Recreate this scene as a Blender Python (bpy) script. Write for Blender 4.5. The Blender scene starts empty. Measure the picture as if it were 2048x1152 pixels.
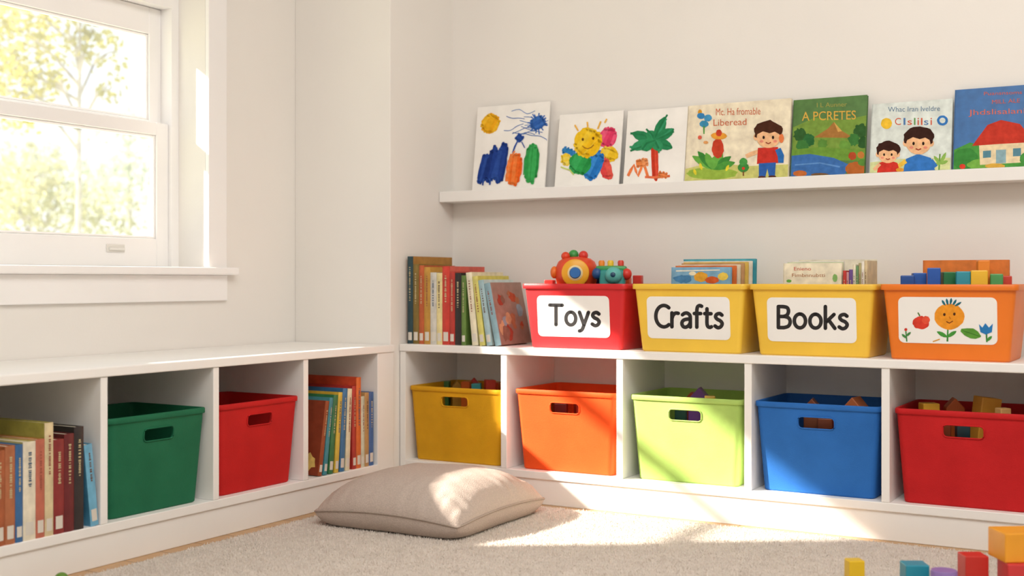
import bpy, bmesh, math, random
from math import sin, cos, tan, radians, pi, sqrt, asin, atan, atan2, hypot
from mathutils import Vector, Matrix, Euler, noise
R = random.Random(7)
S = bpy.context.scene
COL = S.collection
# ------------------------------------------------------------------ camera model
F = 2456.0; CX = 1024.0; HY = 560.0; TH = radians(30.2)
CAM = Vector((0, 0, .7))
FW = Vector((-sin(TH), cos(TH), 0)); RT = Vector((cos(TH), sin(TH), 0)); UP = Vector((0, 0, 1))
def ray(px, py): return FW + RT*((px-CX)/F) + UP*((HY-py)/F)
def at_y(px, py, Y):
    d = ray(px, py); return CAM + d*((Y-CAM.y)/d.y)
def at_x(px, py, X):
    d = ray(px, py); return CAM + d*((X-CAM.x)/d.x)
def at_d(px, py, d): return CAM + ray(px, py)*d
# room planes
XL = -2.79; YB = 3.68; XP = -2.385; YP = 3.30
XU = -2.37; YU = 3.35            # fronts of the two shelf units
ZT = .487; ZS = .463; ZB = .103  # unit top, underside of top, compartment floor
LZ0, LZ1 = .972, 1.009           # ledge
# ------------------------------------------------------------------ materials
def lin(h):
    h = h.lstrip('#'); r = []
    for i in (0, 2, 4):
        c = int(h[i:i+2], 16)/255
        r.append(c/12.92 if c <= .04045 else ((c+.055)/1.055)**2.4)
    return r
STY = {  # rough, noise scale, amount, bump, bump scale
 'plain': (.5, 0, 0, 0, 0), 'plastic': (.42, 7, .06, .06, 260), 'felt': (.62, 9, .09, .18, 420),
 'paper': (.85, 12, .05, .03, 200), 'paint': (.9, 60, .14, .05, 200), 'cloth': (.95, 60, .06, .35, 700), 'weave': (.9, 220, .09, .5, 420),
 'wall': (.9, 1.5, .02, .04, 160), 'white': (.45, 3, .02, .02, 60), 'card': (.7, 4, .02, 0, 0),
 'cover': (.45, 35, .16, .02, 120), 'block': (.4, 10, .07, .05, 90), 'metal': (.3, 0, 0, 0, 0), 'bark': (.95, 12, .3, .5, 30)}
_m = {}
def mat(h, style='plain'):
    k = (h, style)
    if k in _m: return _m[k]
    m = bpy.data.materials.new(style + '_' + h.lstrip('#')); m.use_nodes = True
    nt = m.node_tree; N = nt.nodes; L = nt.links; b = N['Principled BSDF']
    ro, ns, am, bu, bs = STY[style]; c = lin(h)
    b.inputs['Base Color'].default_value = (*c, 1); b.inputs['Roughness'].default_value = ro
    if style == 'metal': b.inputs['Metallic'].default_value = .8
    if style in ('wall', 'paper', 'paint', 'cloth', 'felt', 'weave'): b.inputs['Specular IOR Level'].default_value = .2
    if ns or bu: tc = N.new('ShaderNodeTexCoord')
    if ns:
        n = N.new('ShaderNodeTexNoise'); n.inputs['Scale'].default_value = ns; n.inputs['Detail'].default_value = 4
        L.new(tc.outputs['Object'], n.inputs['Vector'])
        mx = N.new('ShaderNodeMix'); mx.data_type = 'RGBA'
        mx.inputs[6].default_value = (*[x*(1-am) for x in c], 1); mx.inputs[7].default_value = (*[min(1, x*(1+am)+am*.02) for x in c], 1)
        mr = N.new('ShaderNodeMapRange'); mr.inputs['From Min'].default_value = .3; mr.inputs['From Max'].default_value = .7
        L.new(n.outputs[0], mr.inputs['Value']); L.new(mr.outputs[0], mx.inputs[0]); L.new(mx.outputs[2], b.inputs['Base Color'])
    if bu:
        n2 = N.new('ShaderNodeTexNoise'); n2.inputs['Scale'].default_value = bs
        L.new(tc.outputs['Object'], n2.inputs['Vector'])
        bp = N.new('ShaderNodeBump'); bp.inputs['Strength'].default_value = bu; bp.inputs['Distance'].default_value = .004
        L.new(n2.outputs[0], bp.inputs['Height']); L.new(bp.outputs[0], b.inputs['Normal'])
    _m[k] = m; return m
def glass_mat():
    m = bpy.data.materials.new('hazy_window_glass'); m.use_nodes = True; nt = m.node_tree; N = nt.nodes; N.clear()  # translucent share puts the bright window haze into the glass
    o = N.new('ShaderNodeOutputMaterial'); t = N.new('ShaderNodeBsdfTransparent'); g = N.new('ShaderNodeBsdfGlossy'); d = N.new('ShaderNodeBsdfTranslucent')
    g.inputs['Roughness'].default_value = .02; mx = N.new('ShaderNodeMixShader'); mx.inputs[0].default_value = .04; m2 = N.new('ShaderNodeMixShader'); m2.inputs[0].default_value = .07
    nt.links.new(t.outputs[0], mx.inputs[1]); nt.links.new(g.outputs[0], mx.inputs[2]); nt.links.new(mx.outputs[0], m2.inputs[1]); nt.links.new(d.outputs[0], m2.inputs[2]); nt.links.new(m2.outputs[0], o.inputs[0]); return m
def leaf_mat(h):
    m = bpy.data.materials.new('leaf_' + h.lstrip('#')); m.use_nodes = True; nt = m.node_tree; N = nt.nodes; N.clear(); L = nt.links
    o = N.new('ShaderNodeOutputMaterial'); d = N.new('ShaderNodeBsdfDiffuse'); t = N.new('ShaderNodeBsdfTranslucent'); mx = N.new('ShaderNodeMixShader')
    mx.inputs[0].default_value = .5
    tc = N.new('ShaderNodeTexCoord'); n = N.new('ShaderNodeTexNoise'); n.inputs['Scale'].default_value = 2.5
    L.new(tc.outputs['Object'], n.inputs['Vector'])
    cr = N.new('ShaderNodeValToRGB'); c = lin(h)
    cr.color_ramp.elements[0].position = .35; cr.color_ramp.elements[0].color = (*[x*.72 for x in c], 1)
    cr.color_ramp.elements[1].position = .65; cr.color_ramp.elements[1].color = (*[min(1, x*1.15) for x in c], 1)
    L.new(n.outputs[0], cr.inputs[0]); L.new(cr.outputs[0], d.inputs[0]); L.new(cr.outputs[0], t.inputs[0])
    L.new(d.outputs[0], mx.inputs[1]); L.new(t.outputs[0], mx.inputs[2]); L.new(mx.outputs[0], o.inputs[0]); return m
def floor_mat():
    m = bpy.data.materials.new('wood_floor'); m.use_nodes = True; nt = m.node_tree; N = nt.nodes; L = nt.links; b = N['Principled BSDF']
    tc = N.new('ShaderNodeTexCoord'); br = N.new('ShaderNodeTexBrick'); br.inputs['Scale'].default_value = 1
    br.inputs['Brick Width'].default_value = 1.2; br.inputs['Row Height'].default_value = .12; br.inputs['Mortar Size'].default_value = .0015
    br.inputs['Color1'].default_value = (*lin('#d3a878'), 1); br.inputs['Color2'].default_value = (*lin('#c69a6a'), 1); br.inputs['Mortar'].default_value = (*lin('#6b4a2c'), 1)
    L.new(tc.outputs['Object'], br.inputs['Vector'])
    mp = N.new('ShaderNodeMapping'); mp.inputs['Scale'].default_value = (2, 40, 1); L.new(tc.outputs['Object'], mp.inputs[0])
    n = N.new('ShaderNodeTexNoise'); n.inputs['Scale'].default_value = 3; L.new(mp.outputs[0], n.inputs['Vector'])
    mx = N.new('ShaderNodeMix'); mx.data_type = 'RGBA'; mx.blend_type = 'MULTIPLY'; mx.inputs[0].default_value = .3
    L.new(br.outputs[0], mx.inputs[6]); L.new(n.outputs[0], mx.inputs[7]); L.new(mx.outputs[2], b.inputs['Base Color']); b.inputs['Roughness'].default_value = .4; return m
# ------------------------------------------------------------------ object helpers
def link(o, parent=None):
    COL.objects.link(o)
    if parent is not None: o.parent = parent
    return o
def py_obj(name, vs, fs, mats, parent=None, mi=None, smooth=False, sharp=None):
    me = bpy.data.meshes.new(name); me.from_pydata([tuple(v) for v in vs], [], fs)
    for m in (mats if isinstance(mats, (list, tuple)) else [mats]): me.materials.append(m)
    if mi: me.polygons.foreach_set('material_index', mi)
    if smooth:
        me.polygons.foreach_set('use_smooth', [True]*len(me.polygons))
        if sharp: me.set_sharp_from_angle(angle=radians(sharp))
    me.update(); return link(bpy.data.objects.new(name, me), parent)
def bm_obj(name, bm, mats, parent=None, smooth=False, sharp=35, bevel=0, seg=2):
    if bevel:
        bmesh.ops.bevel(bm, geom=list(bm.edges), offset=bevel, segments=seg, affect='EDGES', profile=.5, clamp_overlap=True)
    bmesh.ops.recalc_face_normals(bm, faces=list(bm.faces))
    me = bpy.data.meshes.new(name); bm.to_mesh(me); bm.free()
    for m in (mats if isinstance(mats, (list, tuple)) else [mats]): me.materials.append(m)
    if smooth:
        me.polygons.foreach_set('use_smooth', [True]*len(me.polygons)); me.set_sharp_from_angle(angle=radians(sharp))
    return link(bpy.data.objects.new(name, me), parent)
def bx(bm, x0, x1, y0, y1, z0, z1):
    vs = [bm.verts.new(p) for p in ((x0,y0,z0),(x1,y0,z0),(x1,y1,z0),(x0,y1,z0),(x0,y0,z1),(x1,y0,z1),(x1,y1,z1),(x0,y1,z1))]
    for f in ((3,2,1,0),(4,5,6,7),(0,1,5,4),(1,2,6,5),(2,3,7,6),(3,0,4,7)): bm.faces.new([vs[i] for i in f])
def box(name, m, x0, x1, y0, y1, z0, z1, parent=None, bevel=.0015):
    bm = bmesh.new(); bx(bm, x0, x1, y0, y1, z0, z1); return bm_obj(name, bm, m, parent, bevel=bevel)
def prism(bm, prof, axis, a0, a1):   # profile of 2D points extruded along an axis
    def P(p, a): return {'z': (p[0], p[1], a), 'y': (p[0], a, p[1]), 'x': (a, p[0], p[1])}[axis]
    A = [bm.verts.new(P(p, a0)) for p in prof]; B = [bm.verts.new(P(p, a1)) for p in prof]; n = len(prof)
    bm.faces.new(A[::-1]); bm.faces.new(B)
    for i in range(n): bm.faces.new([A[i], A[(i+1) % n], B[(i+1) % n], B[i]])
def lathe(bm, prof, n=28, c=(0,0,0)):
    rings = []
    for r, z in prof:
        if r < 1e-6: rings.append([bm.verts.new((c[0], c[1], c[2]+z))])
        else: rings.append([bm.verts.new((c[0]+r*cos(2*pi*k/n), c[1]+r*sin(2*pi*k/n), c[2]+z)) for k in range(n)])
    for a, b in zip(rings, rings[1:]):
        for k in range(n):
            q = [a[k % len(a)], a[(k+1) % len(a)], b[(k+1) % len(b)], b[k % len(b)]]
            u = []
            for v in q:
                if v not in u: u.append(v)
            if len(u) > 2: bm.faces.new(u)
    for rg in (rings[0], rings[-1]):
        if len(rg) > 2: bm.faces.new(rg)
def ball(bm, c, r, sx=1, sy=1, sz=1, n=20):
    m = Matrix.Translation(c) @ Matrix.Diagonal((sx, sy, sz, 1))
    bmesh.ops.create_uvsphere(bm, u_segments=n, v_segments=n//2+2, radius=r, matrix=m)
def tube(bm, pts, rad, n=8, closed=False):
    pts = [Vector(p) for p in pts]; rings = []; N = len(pts)
    for i, p in enumerate(pts):
        a = pts[(i-1) % N] if (closed or i > 0) else p; b = pts[(i+1) % N] if (closed or i < N-1) else p
        t = (b-a).normalized(); ref = Vector((0,0,1)) if abs(t.z) < .9 else Vector((1,0,0))
        u = t.cross(ref).normalized(); v = u.cross(t); r = rad[i] if isinstance(rad, (list, tuple)) else rad
        rings.append([bm.verts.new(p+u*(r*cos(2*pi*k/n))+v*(r*sin(2*pi*k/n))) for k in range(n)])
    for i in range(N if closed else N-1):
        a = rings[i]; b = rings[(i+1) % N]
        for k in range(n): bm.faces.new([a[k], a[(k+1) % n], b[(k+1) % n], b[k]])
    if not closed: bm.faces.new(rings[0][::-1]); bm.faces.new(rings[-1])
def tag(o, label, cat, group=None):
    o['label'] = label; o['category'] = cat
    if group: o['group'] = group
    return o
def thing(name, label, cat, loc=(0,0,0), rot=(0,0,0), group=None):
    o = bpy.data.objects.new(name, None); o.empty_display_size = .05; o.location = loc; o.rotation_euler = rot
    link(o); return tag(o, label, cat, group)
def mw(o): return Matrix.Translation(o.location) @ o.rotation_euler.to_matrix().to_4x4()
def struct(o): o['kind'] = 'structure'; return o
_txt = {}
def text_geo(body, bold=0):
    k = (body, bold)
    if k in _txt: return _txt[k]
    cu = bpy.data.curves.new('lettering', 'FONT'); cu.body = body; cu.offset = bold; cu.resolution_u = 4
    o = bpy.data.objects.new('lettering', cu); COL.objects.link(o)
    dg = bpy.context.evaluated_depsgraph_get(); dg.update()
    me = bpy.data.meshes.new_from_object(o.evaluated_get(dg))
    vs = [(v.co.x, v.co.y) for v in me.vertices]; fs = [tuple(p.vertices) for p in me.polygons]
    bpy.data.objects.remove(o); bpy.data.curves.remove(cu); bpy.data.meshes.remove(me)
    _txt[k] = (vs, fs); return _txt[k]
# marker-pen letters: (advance, strokes); cap height 1, x-height .66
def oarc(cx, cy, rx, ry, a0, a1, n=16): return [(cx+rx*cos(radians(a0+(a1-a0)*k/n)), cy+ry*sin(radians(a0+(a1-a0)*k/n))) for k in range(n+1)]
def smooth_line(p, m=8):
    if len(p) < 3: return p
    o = []
    for i in range(len(p)-1):
        a = p[max(i-1, 0)]; b = p[i]; c = p[i+1]; d = p[min(i+2, len(p)-1)]
        for k in range(m):
            t = k/m; o.append(tuple(.5*((2*b[j])+(-a[j]+c[j])*t+(2*a[j]-5*b[j]+4*c[j]-d[j])*t*t+(-a[j]+3*b[j]-3*c[j]+d[j])*t**3) for j in (0, 1)))
    return o+[p[-1]]
PEN = {
 'T': (.66, [[(0, 1), (.66, 1)], [(.33, 1), (.33, 0)]]),
 'o': (.52, [oarc(.26, .33, .26, .33, 90, 450, 28)]),
 'y': (.48, [[(0, .66), (.23, .04)], [(.48, .66), (.25, .04)], smooth_line([(.25, .04), (.17, -.17), (.1, -.26), (.0, -.3)])]),
 's': (.38, [smooth_line([(.36, .59), (.24, .665), (.08, .62), (.03, .5), (.12, .39), (.27, .32), (.37, .19), (.30, .04), (.15, -.01), (0, .07)])]),
 'C': (.64, [oarc(.42, .5, .42, .51, 52, 308, 26)]),
 'r': (.32, [[(0, .66), (0, 0)], smooth_line([(0, .38), (.06, .54), (.18, .65), (.33, .645)])]),
 'a': (.45, [smooth_line([(.03, .58), (.14, .65), (.28, .66), (.41, .57), (.44, .42)])+[(.44, 0)], smooth_line([(.44, .37), (.25, .37), (.07, .31), (.0, .17), (.06, .03), (.19, -.01), (.34, .06), (.44, .2)])]),
 'f': (.34, [smooth_line([(.38, 1.0), (.27, 1.03), (.17, .97), (.13, .82)])+[(.13, 0)], [(0, .65), (.33, .65)]]),
 't': (.34, [[(.12, .88)]+smooth_line([(.12, .5), (.12, .18), (.17, .04), (.27, 0), (.35, .03)]), [(0, .65), (.33, .65)]]),
 'B': (.54, [[(0, 0), (0, 1)], [(0, 1)]+smooth_line([(.22, 1), (.41, .95), (.47, .78), (.40, .6), (.24, .53)])+[(0, .53)], [(.24, .53)]+smooth_line([(.3, .53), (.48, .46), (.55, .28), (.47, .08), (.26, 0)])+[(0, 0)]]),
 'k': (.44, [[(0, 0), (0, 1.03)], [(.40, .66), (.02, .28)], [(.15, .4), (.44, 0)]]),
}
class Art:
    """flat shapes on a plane of a thing: measured on the photo, laid down in the plane's own u,v"""
    def __init__(s, M, O=(0,0,0), V=(0,0,1), lim=None, off=.0004):
        s.M = M; s.Mi = M.inverted(); s.O = Vector(O); s.U = Vector((1,0,0)); s.V = Vector(V).normalized(); s.N = s.U.cross(s.V)
        s.lim = lim; s.off = off; s.k = 0; s.vs = []; s.fs = []; s.mi = []; s.mats = []
    def uv(s, px, py):
        o = s.Mi @ CAM; d = s.Mi.to_3x3() @ ray(px, py); t = (s.O-o).dot(s.N)/d.dot(s.N); p = o+d*t-s.O
        return (p.dot(s.U), p.dot(s.V))
    def raw(s, uvs, faces, m):
        if m not in s.mats: s.mats.append(m)
        s.k += 1; b = len(s.vs); off = s.off+.00003*s.k
        for u, v in uvs:
            if s.lim: u = min(max(u, s.lim[0]), s.lim[1]); v = min(max(v, s.lim[2]), s.lim[3])
            s.vs.append(s.O+s.U*u+s.V*v+s.N*off)
        for f in faces: s.fs.append([b+i for i in f]); s.mi.append(s.mats.index(m))
    def poly(s, pts, h, style='paint'): s.raw([s.uv(*p) for p in pts], [list(range(len(pts)))[::-1]], mat(h, style))
    def blob(s, cx, cy, rx, ry, h, rot=0, jag=.06, n=26, style='paint'):
        rr = radians(rot); pts = []
        for k in range(n):
            a = 2*pi*k/n; q = 1+R.uniform(-jag, jag); x = rx*q*cos(a); y = ry*q*sin(a)
            pts.append((cx+x*cos(rr)-y*sin(rr), cy+x*sin(rr)+y*cos(rr)))
        s.poly(pts, h, style)
    def stroke(s, pts, w, h, style='paint', jit=True):
        L = []; Rr = []
        for i, p in enumerate(pts):
            a = pts[max(i-1, 0)]; b = pts[min(i+1, len(pts)-1)]; dx, dy = b[0]-a[0], b[1]-a[1]; l = hypot(dx, dy) or 1
            ww = w*R.uniform(.42, .55) if jit else w*.5; L.append((p[0]-dy/l*ww, p[1]+dx/l*ww)); Rr.append((p[0]+dy/l*ww, p[1]-dx/l*ww))
        n = len(pts); s.raw([s.uv(*p) for p in L+Rr], [[i, i+1, n+i+1, n+i] for i in range(n-1)], mat(h, style))
    def scrub(s, cx, cy, rx, ry, cols, rot=0, w=6, n=5, core=.6, rag=.15):
        """thick overlapping brush strokes with uneven round ends filling an oval"""
        rr = radians(rot); f = lambda x, y: (cx+x*cos(rr)-y*sin(rr), cy+x*sin(rr)+y*cos(rr))
        if core: s.blob(cx, cy, rx*core*1.1, ry*core*1.15, cols[0], rot, .06)
        xs = [-rx*.78+1.56*rx*(k+.5)/n for k in range(n)]; R.shuffle(xs); w *= 1.35
        for k, x in enumerate(xs):
            e = sqrt(max(0, 1-(x/rx)**2))*ry; pts = []; c = cols[k % len(cols)]; wk = w*R.uniform(.75, 1.1)
            t0 = R.uniform(1-rag, 1+rag*.7); t1 = R.uniform(1-rag, 1+rag*.7); sl = R.uniform(-.05, .05)
            for q in range(7):
                y = -e*t0+e*(t0+t1)*q/6; pts.append(f(x+R.uniform(-1, 1)*rx*.03+y*sl, y))
            s.stroke(pts, wk, c)
            for e_ in (pts[0], pts[-1]): s.k -= 1; s.blob(e_[0], e_[1], wk*.47, wk*.47, c, 0, .22, 9)
    def leaf(s, a, b, w, h):
        dx, dy = b[0]-a[0], b[1]-a[1]; l = hypot(dx, dy); nx, ny = -dy/l, dx/l; pts = []
        for t, q in ((0,.25),(.25,.8),(.55,1),(.8,.75),(1,.12)): pts.append((a[0]+dx*t+nx*w*q*.5*R.uniform(.85,1.15), a[1]+dy*t+ny*w*q*.5))
        for t, q in ((1,.12),(.8,.75),(.55,1),(.25,.8),(0,.25)): pts.append((a[0]+dx*t-nx*w*q*.5, a[1]+dy*t-ny*w*q*.5*R.uniform(.85,1.15)))
        s.poly(pts, h)
    def text(s, body, x0, y0, x1, y1, h, bold=.015, dy=0, style='card'):
        vs, fs = text_geo(body, bold); mx0 = min(v[0] for v in vs); mx1 = max(v[0] for v in vs); my0 = min(v[1] for v in vs); my1 = max(v[1] for v in vs)
        pts = []
        for x, y in vs:
            tx = (x-mx0)/(mx1-mx0); px = x0+(x1-x0)*tx; py = y1+(y0-y1)*(y-my0)/(my1-my0)+dy*tx; pts.append(s.uv(px, py))
        s.raw(pts, fs, mat(h, style))
    def pen(s, body, x0, ytop, x1, ybase, w, h, sp=.19, dy=0):
        """round-ended marker lettering; ytop = cap line, ybase = base line, in photo pixels"""
        tot = sum(PEN[c][0] for c in body)+sp*(len(body)-1); k = (x1-x0)/tot; x = 0
        for c in body:
            for st in PEN[c][1]:
                pts = [(x0+(x+a)*k, ybase+(ytop-ybase)*b+dy*(x+a)/tot) for a, b in st]
                s.k -= 1; s.stroke(pts, w, h, 'card', False)
                for e in (pts if len(pts) < 5 else (pts[0], pts[-1])): s.k -= 1; s.blob(e[0], e[1], w/2, w/2, h, 0, 0, 14, 'card')
                s.k += .3
            x += PEN[c][0]+sp
    def build(s, name, parent): return py_obj(name, s.vs, s.fs, s.mats, parent, s.mi)
# ------------------------------------------------------------------ room shell
WALL = mat('#f1ede7', 'wall'); WHITE = mat('#f7f5f1', 'white'); FRAME = mat('#faf8f6', 'white')
WY0, WY1, WZ0, WZ1 = 1.80, 2.866, .716, 1.68     # window opening
bm = bmesh.new()
bx(bm, XL-.2, XL, -1.6, WY0, 0, 2.7); bx(bm, XL-.2, XL, WY1, YB+.2, 0, 2.7)
bx(bm, XL-.2, XL, WY0, WY1, 0, WZ0); bx(bm, XL-.2, XL, WY0, WY1, WZ1, 2.7)
struct(bm_obj('wall_left', bm, WALL))
bm = bmesh.new(); bx(bm, XL, XP, YP, YB+.2, 0, 2.7); struct(bm_obj('wall_corner', bm, WALL, bevel=.003))
bm = bmesh.new(); bx(bm, XP, 2.0, YB, YB+.2, 0, 2.7); struct(bm_obj('wall_back', bm, WALL))
bm = bmesh.new(); bx(bm, 1.8, 2.0, -1.6, YB, 0, 2.7); struct(bm_obj('wall_right', bm, WALL))
bm = bmesh.new(); bx(bm, XL-.2, 2.0, -1.8, -1.6, 0, 2.7); struct(bm_obj('wall_front', bm, WALL))
bm = bmesh.new(); bx(bm, XL-.2, 2.0, -1.8, YB+.2, 2.7, 2.8); struct(bm_obj('ceiling', bm, WALL))
bm = bmesh.new(); bx(bm, XL-.2, 2.0, -1.8, YB+.2, -.1, 0); struct(bm_obj('floor', bm, floor_mat()))
bm = bmesh.new(); bx(bm, -60, XL-.2, -40, 60, -.6, -.5); struct(bm_obj('ground', bm, mat('#c6caa6', 'paint')))
# ------------------------------------------------------------------ window
win = bpy.data.objects.new('window_1', None); win.location = (XL, (WY0+WY1)/2, WZ0); link(win); struct(win)
def wbox(name, m, x0, x1, y0, y1, z0, z1, par=win, bevel=.0025):
    o = win.location; return box(name, m, x0-o.x, x1-o.x, y0-o.y, y1-o.y, z0-o.z, z1-o.z, par, bevel)
wbox('casing', FRAME, XL, XL+.016, WY1, WY1+.082, WZ0+.02, WZ1+.11)
wbox('casing', FRAME, XL, XL+.016, WY0-.082, WY0, WZ0+.02, WZ1+.11)
wbox('casing', FRAME, XL, XL+.016, WY0, WY1, WZ1, WZ1+.11)
wbox('sill', FRAME, XL-.19, XL+.038, WY0-.12, WY1+.116, WZ0, WZ0+.024, bevel=.005)
wbox('apron', FRAME, XL, XL+.014, WY0-.086, WY1+.086, .634, WZ0)
bm = bmesh.new(); o = win.location
for a in ((XL-.2, XL-.115, WY1-.03, WY1, WZ0+.024, WZ1), (XL-.2, XL-.115, WY0, WY0+.03, WZ0+.024, WZ1), (XL-.2, XL-.115, WY0+.03, WY1-.03, 1.566, WZ1)):
    bx(bm, a[0]-o.x, a[1]-o.x, a[2]-o.y, a[3]-o.y, a[4]-o.z, a[5]-o.z)
bm_obj('outer_frame', bm, FRAME, win)
GL = glass_mat()
def sash(name, xc, z0, z1, bot, top):
    bm = bmesh.new(); o = win.location; y0, y1 = WY0+.03, WY1-.03
    h = .016
    for a in ((y0, y0+.05, z0, z1), (y1-.05, y1, z0, z1), (y0+.05, y1-.05, z0, z0+bot), (y0+.05, y1-.05, z1-top, z1)):
        bx(bm, xc-h-o.x, xc+h-o.x, a[0]-o.y, a[1]-o.y, a[2]-o.z, a[3]-o.z)
    # glazing bead
    for a in ((y0+.05, y0+.058, z0+bot, z1-top), (y1-.058, y1-.05, z0+bot, z1-top), (y0+.058, y1-.058, z0+bot, z0+bot+.008), (y0+.058, y1-.058, z1-top-.008, z1-top)):
        bx(bm, xc-.006-o.x, xc+.010-o.x, a[0]-o.y, a[1]-o.y, a[2]-o.z, a[3]-o.z)
    s = bm_obj(name, bm, FRAME, win, bevel=.002, seg=1)
    y0 += .054; y1 -= .054; z0 += bot+.004; z1 -= top+.004
    py_obj('pane', [(xc-o.x, y0-o.y, z0-o.z), (xc-o.x, y1-o.y, z0-o.z), (xc-o.x, y1-o.y, z1-o.z), (xc-o.x, y0-o.y, z1-o.z)], [(0, 1, 2, 3)], GL, s)
    return s
lo = sash('lower_sash', XL-.145, WZ0+.026, 1.197, .088, .040)
up = sash('upper_sash', XL-.178, 1.176, 1.565, .032, .085)
p0 = at_x(212, 496, XL-.129); p1 = at_x(248, 496, XL-.129); bm = bmesh.new(); o = win.location
bx(bm, XL-.129-o.x, XL-.125-o.x, p0.y-o.y, p1.y-o.y, p0.z-.012-o.z, p0.z+.012-o.z)
bx(bm, XL-.125-o.x, XL-.117-o.x, p0.y+.006-o.y, p1.y-.006-o.y, p0.z-.006-o.z, p0.z+.002-o.z)
bm_obj('sash_lift', bm, mat('#e9e6df', 'white'), lo, bevel=.001)
# ------------------------------------------------------------------ trees outside
def tree(label, d, trunk, clusters, n, size, lh, bark='#b3aba0', group='trees outside the window'):  # leaf colours paled so the bright outdoor haze sits in the foliage
    base = at_d(trunk[0], 560, d); base.z = -.5
    t = thing('tree', label, 'tree', base, group=group); rr = random.Random(int(d*31+trunk[0]))
    bm = bmesh.new(); top = at_d(trunk[0]+trunk[2], trunk[1], d)-base
    mid = top*.5+Vector((.02, -.02, 0)); tube(bm, [(0,0,0), mid, top], [.04, .022, .010])
    for c in clusters:
        e = at_d(c[0], c[1], d)-base; s = top*min(.95, max(.35, (e.z-.3)/top.z)); m_ = (s+e)*.5+Vector((0,0,.08)); tube(bm, [s, m_, e], [.015, .010, .005], 6)
        for k in range(3):
            q = Vector((rr.uniform(-1,1), rr.uniform(-1,1), rr.uniform(-.2,1)))*c[2]*.8; tube(bm, [m_, (m_+e+q)*.5+Vector((0,0,.03)), e+q], [.008, .005, .003], 5)
    bm_obj('trunk', bm, mat(bark, 'bark'), t, smooth=True)
    vs = []; fs = []; tot = sum(c[2]**2 for c in clusters)
    for c in clusters:
        ctr = at_d(c[0], c[1], d)-base
        for k in range(int(n*c[2]**2/tot)):
            while True:
                q = Vector((rr.uniform(-1,1), rr.uniform(-1,1), rr.uniform(-1,1)))
                if q.length < 1: break
            p = ctr+q*c[2]; a = Vector((rr.gauss(0,1), rr.gauss(0,1), rr.gauss(0,1))).normalized(); b = a.cross(Vector((rr.gauss(0,1), rr.gauss(0,1), rr.gauss(0,1)))).normalized()
            l = size*rr.uniform(.6, 1.2); i = len(vs)
            vs += [p-a*l*.5, p+b*l*.28, p+a*l*.5, p-b*l*.28]; fs.append((i, i+1, i+2, i+3))
    py_obj('crown', vs, fs, leaf_mat(lh), t)
tree('yellow-green tree with a slim trunk nearest the window', 9, (155, 40, 5), [(50, 90, .42), (140, 70, .25), (10, 180, .3), (215, 110, .17), (95, 160, .17), (-60, 120, .5), (25, 20, .32), (225, 175, .12), (190, 60, .14), (60, 220, .18)], 1900, .068, '#c2bb76')
tree('low bushy haze-paled tree filling the bottom of the window view', 12, (60, 380, 0), [(20, 410, .52), (120, 435, .42), (215, 430, .36), (70, 345, .32), (-70, 380, .6)], 2300, .08, '#c8c59c')
tree('grey-green tree behind the right side of the window panes', 15, (258, 200, 0), [(250, 300, .47), (275, 400, .62), (205, 375, .42), (290, 230, .32), (330, 330, .6)], 1300, .095, '#bfc7b2')
tree('broad haze-paled tree furthest back beyond the other trees', 20, (60, 270, 0), [(60, 350, .65), (-40, 340, 1), (150, 385, .65), (200, 370, .5), (100, 320, .3)], 2200, .12, '#cccfba')
# ------------------------------------------------------------------ shelf units
lu = thing('cubby_shelf', 'long low white cubby shelf along the wall under the window', 'shelf', (XU, 2.4, 0))
def lbox(name, x0, x1, y0, y1, z0, z1, bevel=.002): return box(name, WHITE, x0-XU, x1-XU, y0-2.4, y1-2.4, z0, z1, lu, bevel)
LY0 = 1.66
lbox('top_panel', XL+.002, XU+.004, LY0, YP-.002, ZS, ZT, .003)
lbox('bottom_panel', XL+.012, XU, LY0+.022, 3.21, ZB-.024, ZB)
lbox('plinth', XL+.012, XU-.006, LY0, YP-.002, 0, ZB-.024)
lbox('back_panel', XL+.002, XL+.012, LY0+.01, YP-.002, 0, ZS)
lbox('side_panel', XL+.012, XU, LY0, LY0+.022, ZB-.024, ZS)
lbox('side_panel', XL+.012, XU, 3.21, YP-.002, ZB-.024, ZS)
for a in (2.081, 2.466, 2.842): lbox('divider', XL+.012, XU, a, a+.022, ZB, ZS)
bu = thing('cubby_shelf', 'white five-compartment cubby shelf below the picture ledge', 'shelf', (-1.4, YU, 0))
def bbox(name, x0, x1, y0, y1, z0, z1, bevel=.002): return box(name, WHITE, x0+1.4, x1+1.4, y0-YU, y1-YU, z0, z1, bu, bevel)
BX0, BX1 = XP+.003, -.385
bbox('top_panel', BX0, BX1, YU-.004, YB-.002, ZS, ZT, .003)
bbox('bottom_panel', BX0+.022, BX1-.022, YU, YB-.012, ZB-.024, ZB)
bbox('plinth', BX0, BX1, YU+.006, YB-.012, 0, ZB-.024)
bbox('back_panel', BX0, BX1, YB-.012, YB-.002, 0, ZS)
bbox('side_panel', BX0, BX0+.022, YU, YB-.012, ZB-.024, ZS)
bbox('side_panel', BX1-.022, BX1, YU, YB-.012, ZB-.024, ZS)
for a in (-1.991, -1.587, -1.186, -.802): bbox('divider', a, a+.022, YU, YB-.012, ZB, ZS)
led = box('picture_ledge', WHITE, XP+.003, .15, 3.587, YB-.001, LZ0, LZ1, None, .002)
tag(led, 'narrow white wall ledge holding drawings and picture books', 'shelf')
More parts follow.
